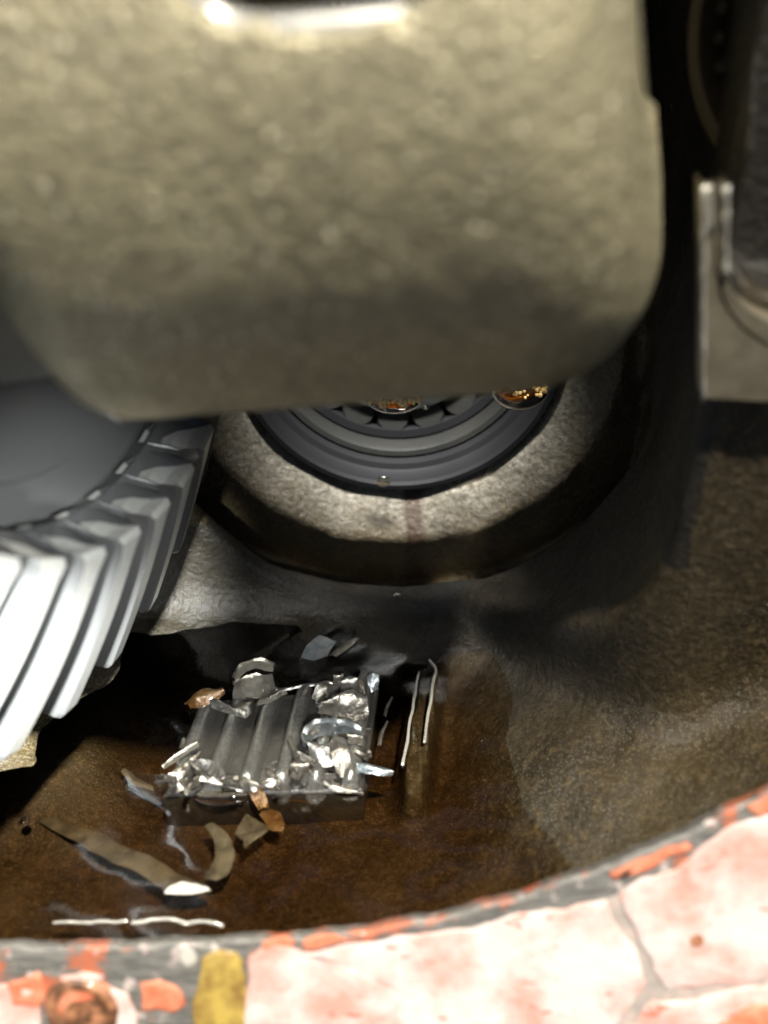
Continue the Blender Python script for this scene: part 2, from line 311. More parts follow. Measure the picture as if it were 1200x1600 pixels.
# rear block with the round channel
rU = np.where(Z > BC[1], np.abs(X - BC[0]), np.hypot(X - BC[0], Z - BC[1]))
t = np.clip((X - 1.2) / 4.2, 0, 1); t = t * t * (3 - 2 * t)
Yf = 19.9 - 4.7 * t
d_rear = -smin(-(Yf - Y), -(5.35 + 1.3 * sst((Y - 20.35) / .35) * (X < 6) * (Z < 5) - .75 * np.clip((20 - Y) / 5, 0, 1.2) - rU), .22)
rr = np.hypot(X - BC[0], Z - BC[1])
q_ = np.maximum(rr - 3.7, 0)
Yb = 22.55 - .75 * np.clip(q_, 0, 1.15) - .5 * np.clip(q_, 0, .25) + .35 * np.maximum(q_ - 1.15, 0) + 3.0 * sst((Z - 6.0) / 1.5)
d_back = (Yb - Y) * .85
d = smin(smin(d_floor, d_front, .7), d_rear, .9)
d = smin(d, (18.8 - Z + 0 * X) * 1.0, .1) if False else np.minimum(d, np.maximum(18.6 - Z, 11.4 - Y))
d = smin(d, 9.8 + X, .5)
d = smin(d, d_back, .2)
d = d - lump * .8
d = np.maximum(d, np.minimum(smin(X - 5.15, Z - 9.95, .9), np.minimum(8.5 - X, np.minimum(16.3 - Y, 18.0 - Z))))
d = np.maximum(d, np.maximum(3.72 - rr, 20 - Y) * -1 * 1.0 if False else d)
hole = np.maximum(rr - 3.72, 20.5 - Y)
d = np.maximum(d, -hole)
d = np.maximum(d, .02 - D)                  # nothing in front of the flange face
d = np.maximum(d, 9.0 - Y * 1.0)
V, F = surface_nets(d, np.array([gx[0], gy[0], gz[0]]), h)
del X, Y, Z, Fz, S, D, rU, t, Yf, rr, Yb
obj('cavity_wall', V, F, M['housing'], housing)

# flange: its own crisp lip
xs = np.linspace(-11, 9, 160); prof = []
V = []
for x in xs:
    s = lips(x) + .02 * math.sin(x * 5.1) + .012 * math.sin(13 * x + 1)
    for ds, dd in ((-6.0, 0), (-.10, 0), (-.04, .012), (0, .05), (-.02, .26), (-.35, .55), (-.9, .8)):
        V.append(np.array([x, 0, 0]) + FP * [0, 1, 1] + FT * (s + ds) - FN * dd)
fl = obj('flange', V, grid_faces(len(xs), 7), M['flange'], housing, sharp=35)
print('housing ok')

# patches stuck on the flange (outline in the face plane, with thickness)
def patch(name, outline, mat, th, label=None, seed=0, rag=.05, parent=housing, step=.12):
    pts = [np.array(fl_xs(*p)) for p in outline]; dense = []
    for a, b in zip(pts, pts[1:] + pts[:1]):
        n = max(1, int(np.linalg.norm(b - a) / step))
        for k in range(n): dense.append(a + (b - a) * k / n)
    P = []
    for k, q in enumerate(dense):
        nz = rag * np.array([fnoise((q[0], q[1], seed), 1.6, 3), fnoise((q[0], q[1], seed + 9), 1.6, 7)]) * 2
        P.append(q + nz)
    P = np.array(P); c = P.mean(0); n = len(P); V = []; rings = [(1, 0), (1, .55), (.985, .85), (.95, 1.0), (.7, 1.0), (.4, 1.02)]
    for f, hh in rings:
        for q in P:
            g = q + (c - q) * (1 - f); V.append(np.array([g[0], 0, 0]) + FP * [0, 1, 1] + FT * g[1] + FN * (th * hh * (1 + .5 * fnoise((g[0], g[1], seed), .9, 5)) - (.03 if hh == 0 else 0)))
    V.append(np.array([c[0], 0, 0]) + FP * [0, 1, 1] + FT * c[1] + FN * th)
    F = grid_faces(len(rings), n, True) + [((len(rings) - 1) * n + k, (len(rings) - 1) * n + (k + 1) % n, len(rings) * n) for k in range(n)]
    o = obj(name, V, F, mat, parent)
    if label: o['label'] = label
    return o
m = NT('dried_paste'); nB = m.noise(2.5, 4, .65); m.set(base=m.mix(m.ramp(nB, [(.4, 0.), (.65, 1.)]), (.36, .32, .29), (.55, .44, .39)), rough=.55, normal=m.bump(nB, .0003)); M['paste'] = m.m
patch('sealant_film', [(400, 1498), (560, 1478), (760, 1445), (950, 1402), (1060, 1360), (1120, 1315), (1250, 1262), (1280, 1700), (380, 1700)], M['paste'], .012, 'thin grey pink film of dried sealant', 30)
patch('sealant', [(385, 1496), (420, 1480), (490, 1482), (560, 1470), (640, 1462), (720, 1448), (800, 1432), (880, 1418), (945, 1404), (958, 1430), (985, 1478), (1005, 1530), (985, 1575), (930, 1640), (700, 1680), (390, 1690), (380, 1600)], M['sealant'], .035, 'wide smear of pink white sealant', 1)
patch('sealant', [(962, 1400), (1000, 1370), (1060, 1355), (1110, 1312), (1150, 1290), (1230, 1262), (1260, 1400), (1230, 1520), (1160, 1540), (1040, 1545), (1018, 1520), (990, 1455)], M['sealant'], .04, 'pink sealant patch with a small dark pit', 2)
patch('sealant', [(1025, 1560), (1100, 1552), (1230, 1530), (1260, 1680), (1000, 1700), (960, 1640)], M['sealant'], .06, None, 3)
patch('sealant', [(-40, 1545), (20, 1535), (60, 1545), (70, 1600), (40, 1660), (-40, 1650)], M['sealant'], .05, None, 4)
patch('sealant', [(165, 1536), (200, 1555), (215, 1590), (205, 1640), (180, 1640), (185, 1590)], M['sealant'], .06, None, 5)
patch('sealant', [(96, 1527), (130, 1517), (165, 1524), (150, 1536), (105, 1538)], M['sealant'], .05, None, 6)
patch('sealant_stain', [(222, 1535), (250, 1528), (278, 1540), (292, 1570), (280, 1582), (220, 1578)], M['orange'], .05, 'salmon orange sealant patch', 7)
patch('sealant_stain', [(15, 1532), (60, 1520), (70, 1545), (66, 1572), (20, 1570)], M['orange'], .05, 'orange sealant patch', 8)
patch('sealant_stain', [(85, 1545), (110, 1530), (150, 1530), (172, 1545), (150, 1552), (112, 1560), (92, 1590), (78, 1580)], M['orange'], .06, 'orange sealant ring round the bolt hole', 9)
patch('sealant_stain', [(412, 1470), (450, 1462), (466, 1472), (450, 1484), (416, 1486)], M['orange'], .035, None, 10)
patch('sealant_stain', [(470, 1468), (500, 1462), (560, 1468), (520, 1478), (475, 1480)], M['orange'], .03, None, 11)
patch('sealant_stain', [(950, 1362), (1010, 1334), (1070, 1314), (1078, 1324), (1020, 1350), (960, 1376)], M['orange'], .03, None, 12)
patch('sealant_stain', [(1165, 1258), (1230, 1228), (1235, 1252), (1180, 1276)], M['orange'], .035, None, 13)
patch('sealant_stain', [(1120, 1592), (1180, 1565), (1240, 1560), (1240, 1640), (1120, 1640)], M['orange'], .10, None, 14)
patch('oil_stain', [(318, 1500), (345, 1488), (368, 1486), (384, 1502), (386, 1560), (390, 1640), (305, 1650), (300, 1580), (312, 1540)], M['yellow'], .05, 'amber yellow oil stain', 15)
patch('oil_stain', [(276, 1480), (290, 1476), (304, 1490), (306, 1502), (288, 1510), (276, 1500)], M['flake_l'], .05, 'pale dab of sealant', 16)
# bolt hole
c = on_flange(128, 1578); cx, cs = fl_xs(128, 1578)
V = []; n = 40; pr = [(.60, -.02, 0), (.57, .06, 0), (.47, .10, 0), (.38, .06, 0), (.30, .025, 0), (.22, .05, 0), (.12, .03, 0), (.01, .02, 0)]
for r_, hh, _ in pr:
    for k in range(n):
        a = 2 * math.pi * k / n; rj = r_ * (1 + .05 * math.sin(3 * a + 1))
        V.append(c + np.array([1, 0, 0]) * rj * math.cos(a) + FT * rj * math.sin(a) + FN * (hh + .012))
m = NT('rusty_hole_rim'); nB = m.noise(4, 4, .6); m.set(base=m.mix(m.ramp(nB, [(.4, 0.), (.62, 1.)]), (.10, .045, .02), (.45, .20, .10)), rough=.5, coat=.5, normal=m.bump(nB, .0005)); M['rust'] = m.m
obj('bolt_hole', V, grid_faces(len(pr), n, True) + [tuple((len(pr) - 1) * n + k for k in range(n))], M['rust'], housing)
# pit in the right-hand sealant patch
c = on_flange(1088, 1467, .0); V = []
for r_, hh in ((.0, .085), (.06, .09), (.085, .10), (.11, .085)):
    for k in range(14):
        a = 2 * math.pi * k / 14; V.append(c + np.array([1, 0, 0]) * r_ * math.cos(a) + FT * r_ * math.sin(a) + FN * (hh - .03))
obj('pit', V, grid_faces(4, 14, True), M['rust'], housing)

# machined saddle on the web at the right: flat pad with an arched opening and a groove round it
def saddle():
    Yp = 14.75
    def P(px, py, y=Yp): return at_y(px, py, y)
    outer = [(1098, 285), (1098, 400), (1098, 520), (1098, 622)]
    inner = [(1137, 285), (1138, 380), (1140, 430), (1150, 465), (1175, 490), (1215, 508), (1300, 520), (1420, 525)]
    grv = [(1119, 285), (1119, 380), (1120, 430), (1131, 475), (1158, 512), (1205, 545), (1300, 560), (1420, 565)]
    def resample(pts, n):
        pts = np.array(pts, float); L = np.concatenate([[0], np.cumsum(np.linalg.norm(np.diff(pts, axis=0), axis=1))]); t = np.linspace(0, L[-1], n)
        o = np.stack([np.interp(t, L, pts[:, k]) for k in (0, 1)], 1)
        for _ in range(4): o[1:-1] = (o[:-2] + 2 * o[1:-1] + o[2:]) / 4
        return o
    n = 60; I = resample(inner, n); G = resample(grv, n); O = resample([(1098, 285), (1098, 622), (1420, 640)], n)
    # outer boundary keeps its corner
    O = np.array([(1098, 285 + (622 - 285) * k / 34) if k <= 34 else (1098 + (k - 34) * 13, 622 + (k - 34) * .7) for k in range(n)])
    def nrm(A):
        t = np.gradient(A, axis=0); t /= np.linalg.norm(t, axis=1)[:, None]; return np.stack([t[:, 1], -t[:, 0]], 1)
    gn = nrm(G)
    rows = [(O, .42), (O, .07), (O + [1.2, 0], .0), (G - gn * 3.2, 0), (G - gn * 2.2, .10), (G + gn * 2.2, .10), (G + gn * 3.2, 0), (I - nrm(I) * 1.5, 0), (I, .06), (I, .45)]
    V = []
    for A, dy in rows:
        for q in A: 
            p = P(*q); p = p + np.array([0, dy, 0]); V.append(p)
    return V, grid_faces(len(rows), n)
V, F = saddle(); obj('bearing_saddle', V, F, M['machined'], housing, sharp=35)

# bright tubes along ridge, oil and saddle edges, painted-in glints
def ridge(name, pts, rad, mat, parent, zs, jit=.02, seed=0):
    P = [at_z(a, b, z) for (a, b), z in zip(pts, zs)]; P = np.array(P); L = np.concatenate([[0], np.cumsum(np.linalg.norm(np.diff(P, axis=0), axis=1))])
    t = np.linspace(0, L[-1], 40); Q = np.stack([np.interp(t, L, P[:, k]) for k in range(3)], 1)
    for _ in range(3): Q[1:-1] = (Q[:-2] + 2 * Q[1:-1] + Q[2:]) / 4
    Q += np.array([[fnoise(q, 1.5, seed) * jit, fnoise(q, 1.5, seed + 4) * jit, fnoise(q, 2.2, seed + 8) * jit] for q in Q])
    V, F = tube(Q, [rad * (1 + .25 * fnoise(q, 2.5, seed)) for q in Q], 10); return obj(name, V, F, mat, parent)
m = NT('painted_glint'); n = m.noise(4, 3, .6); m.set(base=(.62, .60, .54), metal=.6, rough=.22, coat=1.0, coatr=.04, normal=m.bump(n, .0005)); M['glint'] = m.m  # pale metal that stands in for thin highlights
ridge('ridge_glint', [(630, 1196), (637, 1150), (645, 1105), (654, 1050)], .035, M['glint'], housing, [.02, .12, .14, .12], .03, 1)
def yline(name, pts, Yv, rad, seed):
    P = [at_y(a + 1.2 * math.sin(k * 1.7 + seed), b, Yv) for k, (a, b) in enumerate(pts)]
    V, F = tube(P, [rad * (1 + .7 * fnoise(p, 3, seed)) for p in P], 8); obj(name, V, F, M['glint'], housing)
yline('saddle_glint', [(1099, 290 + 14 * k) for k in range(25)], 14.74, .035, 1)
yline('saddle_glint', [(1135, 290 + 10 * k) for k in range(15)], 14.74, .05, 2)
yline('saddle_glint', [(1108, 290 + 9 * k) for k in range(9)], 14.74, .05, 3)
ridge('oil_glint', [(85, 1441), (150, 1440), (200, 1441)], .03, M['glint'], housing, [.02, .03, .02], .04, 5)
ridge('oil_glint', [(206, 1441), (260, 1438), (320, 1441), (350, 1446)], .04, M['glint'], housing, [.02, .03, .03, .02], .05, 6)
ridge('ridge_glint', [(662, 1160), (669, 1120), (676, 1070), (682, 1045), (672, 1030)], .035, M['glint'], housing, [.08, .14, .15, .14, .1], .03, 2)
# ------------------------------------------------------------------ the bore: seal ring, race, rollers and shaft
bx, bz = BC
bear = thing('pinion_bearing', 'dark roller bearing sitting in the round bore at the back of the cavity', 'bearing', (bx, 22.5, bz))
def rev_obj(name, prof, mat, parent, y0, sharp=30, n=120):
    V, F = revolve(prof, (bx, y0, bz), n); return obj(name, V, F, mat, parent, sharp=sharp)
rev_obj('outer_race', [(3.74, 1.5), (3.74, -.42), (3.70, -.50), (3.58, -.50), (3.52, -.42), (3.50, -.1), (3.44, 0), (3.30, .05), (3.26, .2), (3.0, 1.6)], M['rubber'], bear, 22.65)
rev_obj('seal_lip', [(3.28, .3), (3.26, .12), (3.18, .06), (3.05, .08), (3.0, .18), (2.98, .7)], M['darksteel'], bear, 22.8)
rev_obj('cage', [(2.98, .55), (2.92, .5), (2.72, .52), (2.7, .6), (2.7, 1.3)], M['rubber'], bear, 22.8)
nr = 18
for k in range(nr):
    a = 2 * math.pi * (k + .35) / nr; d0 = np.array([math.cos(a), 0, math.sin(a)]); c = np.array([bx, 23.4, bz])
    p0 = c + d0 * 2.42; p1 = c + d0 * 2.75 + np.array([0, 1.5, 0]); pa = p0 + (p1 - p0) * .04
    V, F = tube([p0, pa, p1], [.36, .41, .43], 16); obj('roller', V, F, M['darksteel'], bear, sharp=35)
rev_obj('inner_race', [(2.2, 1.8), (2.15, .3), (2.1, .2), (1.75, .18), (1.7, .3), (1.65, 1.5)], M['darksteel'], bear, 23.0)
shaft = thing('pinion_shaft', 'dark end of the pinion shaft inside the roller bearing', 'shaft', (bx, 23.5, bz))
V, F = revolve([(1.6, 2.0), (1.6, .2), (1.5, .05), (.8, 0), (.72, .1), (.0001, .15)], (bx, 23.5, bz), 64); obj('shaft_body', V, F, M['bearing'], shaft, sharp=35)
V, F = revolve([(2.9, 0), (.0001, 0)], (bx, 25.9, bz), 48); obj('bore_floor', V, F, M['rubber'], housing)

# ------------------------------------------------------------------ ring gear (fitted: centre, axis, tooth pitch)
GC = np.array([-4.896, 16.436, 11.627]); gyaw, gpit = -0.297, 0.195
Ry = np.array([[math.cos(gyaw), -math.sin(gyaw), 0], [math.sin(gyaw), math.cos(gyaw), 0], [0, 0, 1]])
Rp = np.array([[math.cos(gpit), 0, -math.sin(gpit)], [0, 1, 0], [math.sin(gpit), 0, math.cos(gpit)]]); GR = Ry @ Rp
rA, rB, rC, xA, xC, dA, dC, GP, GPH = 9.671, 6.079, 5.765, -2.307, -.519, .025, -.048, -.174, -1.274
gear = thing('ring_gear', 'large steel ring gear with long slanting teeth gleaming at the left of the cavity', 'gear', GC)
def G(x, r, a): return GR @ np.array([x, r * math.cos(a), r * math.sin(a)]) + GC
# profile of the tooth tops: A outer end, B corner, C inner end; unit offset into the body
def gear_body():
    prof = [(xC - 1.3, rC - .05), (xC - .35, rC - .2), (-.62, rB - .30), (-.55, rB + .1), (xA - .62, rA - .38), (xA - .8, rA + .02), (xA - 1.6, rA + .05), (xA - 2.3, rA - .3), (xA - 2.3, rC - .6), (xC - 1.3, rC - .6)]
    V = []; n = 180
    for k in range(n):
        for x, r in prof: V.append(G(x, r, 2 * math.pi * k / n))
    return V, grid_faces(n, len(prof), True, True)
V, F = gear_body(); obj('gear_body', V, F, M['flank'], gear, sharp=30)
V = []
for k in range(90):
    for x, r in ((-.9, 5.75), (-1.3, 5.6), (-1.35, 4.9), (-1.2, 4.8), (-1.2, 3.2), (-1.0, 3.0), (.4, 2.9)): V.append(G(x, r, 2 * math.pi * k / 90))
obj('gear_web', V, grid_faces(90, 7, False, True), M['flank'], gear, sharp=30)
def tooth_mesh():
    # stations along the tooth: (x, r, dphi, half top width, half root width, sink of the root)
    st = []
    hwB = .285
    for k in range(13):
        t = k / 12; x = xA + (0 - xA) * t; r = rA + (rB - rA) * t; dp = dA * (1 - t) + .03 * math.sin(math.pi * t)
        st.append((x, r, dp, .215 + .03 * t, (-.78, -.30), 0))
    st = [(xA - .28, rA + .10, dA, .10, (-.6, -.25), 0), (xA - .10, rA + .07, dA, .22, (-.7, -.3), 0)] + st
    st[-1] = (-.02, rB + .03, 0, .30, (-.75, -.25), 0)
    st.append((-.05, rB - .10, -.006, .33, (-.7, -.2), 0))
    st.append((xC * .55, (rB + rC) / 2, dC * .55, .30, (-.45, -.25), 0))
    st.append((xC, rC, dC, .20, (-.35, -.2), 0)); st.append((xC * 1.5, rC - .08, dC * 1.6, .05, (-.25, -.15), 0))
    rows = []
    for x, r, dp, hw, (ox, orr), _ in st:
        w2 = hw + .13
        x2, r2 = x + ox, r + orr
        row = []
        for (xx, rr_, ww) in ((x2, r2, -w2), (x + ox * .12, r + orr * .12, -hw - .03), (x, r, -hw + .015), (x, r, hw - .015), (x + ox * .12, r + orr * .12, hw + .03), (x2, r2, w2)):
            row.append(G(xx, rr_, GPH + dp + ww / rr_))
        rows.append(row)
    V = [p for row in rows for p in row]; n = len(rows)
    F = grid_faces(n, 6); F += [tuple(range(6))[::-1], tuple((n - 1) * 6 + k for k in range(6))]
    return V, F, n
V, F, n = tooth_mesh()
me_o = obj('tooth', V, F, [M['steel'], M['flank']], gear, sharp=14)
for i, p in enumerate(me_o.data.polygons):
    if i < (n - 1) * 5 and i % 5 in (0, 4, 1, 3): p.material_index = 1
ax = Vector(GR @ np.array([1, 0, 0]))
for k in range(1, 36):
    o = me_o.copy(); COL.objects.link(o); o.parent = gear
    o.matrix_local = Matrix.Rotation(GP * k, 4, ax)      # the thing's origin is the gear's centre

# ------------------------------------------------------------------ differential case
case = thing('differential_case', 'big pale cast iron differential case with a rough skin hanging above the oil', 'gear case', (0, 16, 13.0))
CY, CZ, CRr = 16.1, 13.38, 4.15
ROLL = R(5.0)
def caseP(x, r, a):
    p = np.array([x, CY + r * math.cos(a) * 1.0, CZ + r * math.sin(a)])
    c, s_ = math.cos(ROLL), math.sin(ROLL); q = p - [0, CY, CZ + 0]; q = np.array([q[0] * c - q[2] * s_, q[1], q[0] * s_ + q[2] * c]); return q + [0, CY, CZ]
def case_mesh():
    V = []; na = 220; sx = []
    for k in range(26): sx.append(('L', k / 25))
    ns = 120; SR = 1.25; rows = []
    # outline in (x, r): left end, shell, rounded right shoulder, right end
    prof = [(-1, .55), (-1, .80), (-1.0, .93), (-.995, .975), (-.98, .995)] + [(-.96 + 1.55 * k / 70, 1.0) for k in range(71)]
    prof += [(.59 + .41 * math.sin(q), 1 - .30 * (1 - math.cos(q)) - .0) for q in np.linspace(.05, math.pi / 2, 16)] + [(1.0, .5), (.98, .3)]
    for k in range(na):
        a = 2 * math.pi * k / na                      # a = 0 towards +Y, pi = towards the camera, 3pi/2 = down
        # nearer parts are narrower so that the sides stay upright in the view
        dep = .819 * (CY + CRr * math.cos(a)) + .574 * (CAMH - (CZ + CRr * math.sin(a)))
        wr = 2.93 * (min(dep, 16.2) / 16.2) ** .98; wl = 3.95 * (min(dep, 16.2) / 16.2) ** -.1
        for u, rf in prof:
            x = u * (wr if u > 0 else wl); r = CRr * rf
            p = caseP(x, r, a)
            dn = .022 * fnoise(p, .55, 2, 4) + .016 * fnoise(p, 3.0, 5, 2)
            # window cut in the top of the shell and two cast ribs at the upper left
            deg = math.degrees(a) % 360
            p = caseP(x, r + dn, a)
            V.append(p)
    F = grid_faces(na, len(prof), False, True)
    keep = []
    m = len(prof)
    for f in F:
        i = f[0] // m; j = f[0] % m; a = 360 * (i + .5) / na; u = prof[j][0]; x = u * 4
        if ((x + .30) / 1.75) ** 4 + ((a - 142.3) / 24) ** 4 < 1: continue
        keep.append(f)
    return V, keep
V, F = case_mesh(); shell = obj('shell', V, F, M['case'], case)
sm = shell.modifiers.new('solid', 'SOLIDIFY'); sm.thickness = .008; sm.offset = -1; sm.use_rim = True
path = []
for t in np.linspace(0, 2 * math.pi, 81)[:-1]:
    cx_ = math.copysign(abs(math.cos(t)) ** .5, math.cos(t)); sx_ = math.copysign(abs(math.sin(t)) ** .5, math.sin(t))
    path.append(caseP(-.30 + 1.75 * cx_, CRr - .12 + .05 * math.sin(5 * t), R(142.6 + 24 * sx_)))
path.append(path[0]); V, F = tube(path, .22, 10); obj('window_rim', V, F, M['steel'], case)
# cast ribs at the upper left
for j, (x0, x1) in enumerate(((-3.25, -2.45), (-3.75, -3.05))):
    path = [caseP(x0 + (x1 - x0) * t + .25 * math.sin(t * 2), CRr + .0 - .10 * (t > .9), R(112 + 96 * t)) for t in np.linspace(0, 1, 30)]
    V, F = tube(path, [.24 - .20 * max(0, t - .55) / .45 for t in np.linspace(0, 1, 30)], 12); obj('rib', V, F, M['case'], case)
# hub and bolting flange at the left end, thin lip under the shell
def ringX(prof, n=140):
    V = []
    for k in range(n):
        for x, r in prof: V.append(caseP(x, r, 2 * math.pi * k / n))
    return V, grid_faces(n, len(prof), True, True)
V, F = ringX([(-3.9, 3.9), (-3.95, 4.12), (-4.02, 4.18), (-6.4, 4.3), (-8.6, 4.4), (-8.6, 3.0), (-4, 3.0)]); obj('bolting_flange', V, F, M['case_dark'], case, sharp=35)
lipv = []
for k in range(70):
    t = k / 69; x = -3.9 + 6.55 * t; 
    for a, r in ((233, CRr - .02), (237, CRr + .05), (240, CRr + .13 + .02 * math.sin(9 * t)), (244, CRr + .12), (250, CRr - .15)):
        lipv.append(caseP(x, r, R(a + .5 * math.sin(3 * t))))
obj('parting_lip', lipv, grid_faces(70, 5), M['case'], case)

# ------------------------------------------------------------------ side bearing at the upper right
sb = thing('side_bearing', 'brownish side bearing with bright roller ends at the upper right corner', 'bearing', (6.9, 15.5, 14.0))
cS = at_d(1256, 20, 16.5); aS = ray(1256, 20); aS /= np.linalg.norm(aS); eX = np.cross(aS, [0, 0, 1]); eX /= np.linalg.norm(eX); eU = np.cross(eX, aS)
tilt = .5; aT = aS * math.cos(tilt) + eX * math.sin(tilt); eT = eX * math.cos(tilt) - aS * math.sin(tilt)
def ringS(prof, n=90):
    V = []
    for k in range(n):
        a = 2 * math.pi * k / n
        for r, y in prof: V.append(cS + (eT * math.cos(a) + eU * 1.25 * math.sin(a)) * r + aT * y)
    return V, grid_faces(n, len(prof), True, True)
V, F = ringS([(1.72, 0), (1.76, -.06), (1.95, -.06), (2.0, 0), (2.0, 1.6), (1.55, 1.6)]); obj('outer_race', V, F, M['brownsteel'], sb, sharp=35)
V, F = ringS([(.0001, -.5), (.5, -.4), (1.0, .1), (1.25, .5), (1.2, 1.6), (.0001, 1.6)]); obj('cone', V, F, M['brownsteel'], sb, sharp=35)
for k in range(26):
    a = 2 * math.pi * k / 26; d0 = eT * math.cos(a) + eU * 1.25 * math.sin(a); p0 = cS + d0 * 1.5 + aT * .12
    V, F = tube([p0, p0 + aT * .04, p0 + aT * 1.2], [.10, .12, .12], 12); obj('roller', V, F, M['darksteel'], sb, sharp=35)
# ------------------------------------------------------------------ oil
ol = []
xs = np.linspace(-9, 5, 60); ys = np.linspace(10.6, 20.05, 46)
n1, n2 = len(xs), len(ys)
V = [(x, y, 0.0) for x in xs for y in ys] + [(x, y, -2.4) for x in xs for y in ys]
F = [tuple(reversed(f)) for f in grid_faces(n1, n2)] + [tuple(q + n1 * n2 for q in f) for f in grid_faces(n1, n2)]
F = grid_faces(n1, n2); F = [tuple(reversed(f)) for f in F] + [tuple(q + n1 * n2 for q in f) for f in F]
bd = [i * n2 for i in range(n1)] + [(n1 - 1) * n2 + j for j in range(1, n2)] + [i * n2 + n2 - 1 for i in range(n1 - 2, -1, -1)] + [j for j in range(n2 - 2, 0, -1)]
for a, b in zip(bd, bd[1:] + bd[:1]): F.append((a, b, b + n1 * n2, a + n1 * n2))
oil = obj('oil_pool', V, F, M['oil']); setp(oil, 'pool of dark amber gear oil lying in the bottom of the housing', None, None, 'structure')

# ------------------------------------------------------------------ magnet
mb = at_z(430, 1150, .3)
mag = thing('sump_magnet', 'ribbed black magnet standing in the oil under a crust of metal shavings', 'magnet', (mb[0], mb[1], -1))
ZT = .35
tl, tr_, br, bl = (at_z(*p, ZT) for p in ((318, 1082), (585, 1060), (560, 1215), (262, 1222)))
def mq(u, v, z=ZT):                         # u across, v from front to back
    p = (bl * (1 - u) + br * u) * (1 - v) + (tl * (1 - u) + tr_ * u) * v; return np.array([p[0], p[1], z])
V = []; us = np.linspace(-.03, 1.03, 14); vs = np.linspace(-.03, 1.02, 10)
ring = [(u, -.03) for u in us] + [(1.03, v) for v in vs[1:]] + [(u, 1.02) for u in us[::-1][1:]] + [(-.03, v) for v in vs[::-1][1:-1]]
nR = len(ring); lay = [(-1.3, 1.0), (-.02, 1.0), (.04, .985), (.08, .95)]
for z, f in lay:
    for u, v in ring: V.append(mq(.5 + (u - .5) * f, .5 + (v - .5) * f, z))
F = grid_faces(len(lay), nR, True) + [tuple((len(lay) - 1) * nR + k for k in range(nR))]
m = NT('magnet_back'); n = m.noise(8, 4); m.set(base=(.03, .028, .024), rough=.4, coat=.8, coatr=.1, normal=m.bump(n, .0003)); M['mblock'] = m.m
obj('magnet_block', V, F, M['mblock'], mag, sharp=40)
for k in range(6):
    u = .045 + k * .182; P = []; V = []
    nS = 34
    for i in range(nS):
        v = -.015 + 1.0 * i / (nS - 1)
        e = 1 - max(0, (.04 - v) / .06) ** 2 * .5 - max(0, (v - .95) / .06) ** 2 * .5
        for j in range(11):
            q = math.pi * j / 10; wv = .054 * (1 + .05 * math.sin(7 * v + k))
            p = mq(u - wv * math.cos(q), v, .04 + .42 * e * math.sin(q) ** .8); p[2] += .012 * fnoise(p, 5, k); V.append(p)
    obj('rib', V, grid_faces(nS, 11) + [tuple(range(11)), tuple(((nS - 1) * 11 + j for j in range(10, -1, -1)))], M['magnet'], mag, sharp=50)

# ------------------------------------------------------------------ metal shavings and flakes
def flake(name, railA, railB, zA, zB, mat, label, cat='metal shaving', group='metal shavings stuck to the magnet', bulge=.12, th=.035, seed=0, crump=.05, nu=14, nv=8, jag=.05):
    def rs(r, z):
        z = [z] * len(r) if np.isscalar(z) else z
        P = np.array([at_z(a, b, zz) for (a, b), zz in zip(r, z)]); L = np.linspace(0, 1, len(P)); t = np.linspace(0, 1, nu)
        Q = np.stack([np.interp(t, L, P[:, k]) for k in range(3)], 1); Q[1:-1] = (Q[:-2] + 2 * Q[1:-1] + Q[2:]) / 4; return Q
    A, B = rs(railA, zA), rs(railB, zB); T = []
    for i in range(nu):
        for j in range(nv):
            v = j / (nv - 1); u = i / (nu - 1)
            e = jag * (fnoise((u * 5, seed, v), 1.7, seed, 2)); vv = v + e * (1 if v in (0, 1) else .3)
            p = A[i] * (1 - vv) + B[i] * vv; p = p + np.array([0, 0, bulge * math.sin(math.pi * v)])
            p = p + crump * np.array([fnoise(p, 1.6, seed), fnoise(p, 1.6, seed + 3), fnoise(p, 2.0, seed + 6)]) * 1.2
            T.append(p)
    T = np.array(T); c = T.mean(0)
    nrm = np.zeros_like(T); g = T.reshape(nu, nv, 3); gu = np.gradient(g, axis=0); gv = np.gradient(g, axis=1); N = np.cross(gu, gv); N /= np.linalg.norm(N, axis=2)[:, :, None] + 1e-9
    Bt = (g - N * th).reshape(-1, 3); V = np.concatenate([T, Bt]); n = nu * nv
    F = grid_faces(nu, nv) + [tuple(q + n for q in reversed(f)) for f in grid_faces(nu, nv)]
    bd = [i * nv for i in range(nu)] + [(nu - 1) * nv + j for j in range(1, nv)] + [i * nv + nv - 1 for i in range(nu - 2, -1, -1)] + [j for j in range(nv - 2, 0, -1)]
    for a, b in zip(bd, bd[1:] + bd[:1]): F.append((a, a + n, b + n, b))
    o = obj(name, V, F, mat, None, loc=(c[0], c[1], T[:, 2].min()), sharp=50)
    setp(o, label, cat, group); return o
fl_ = lambda *a, **k: flake('metal_shaving', *a, **k)
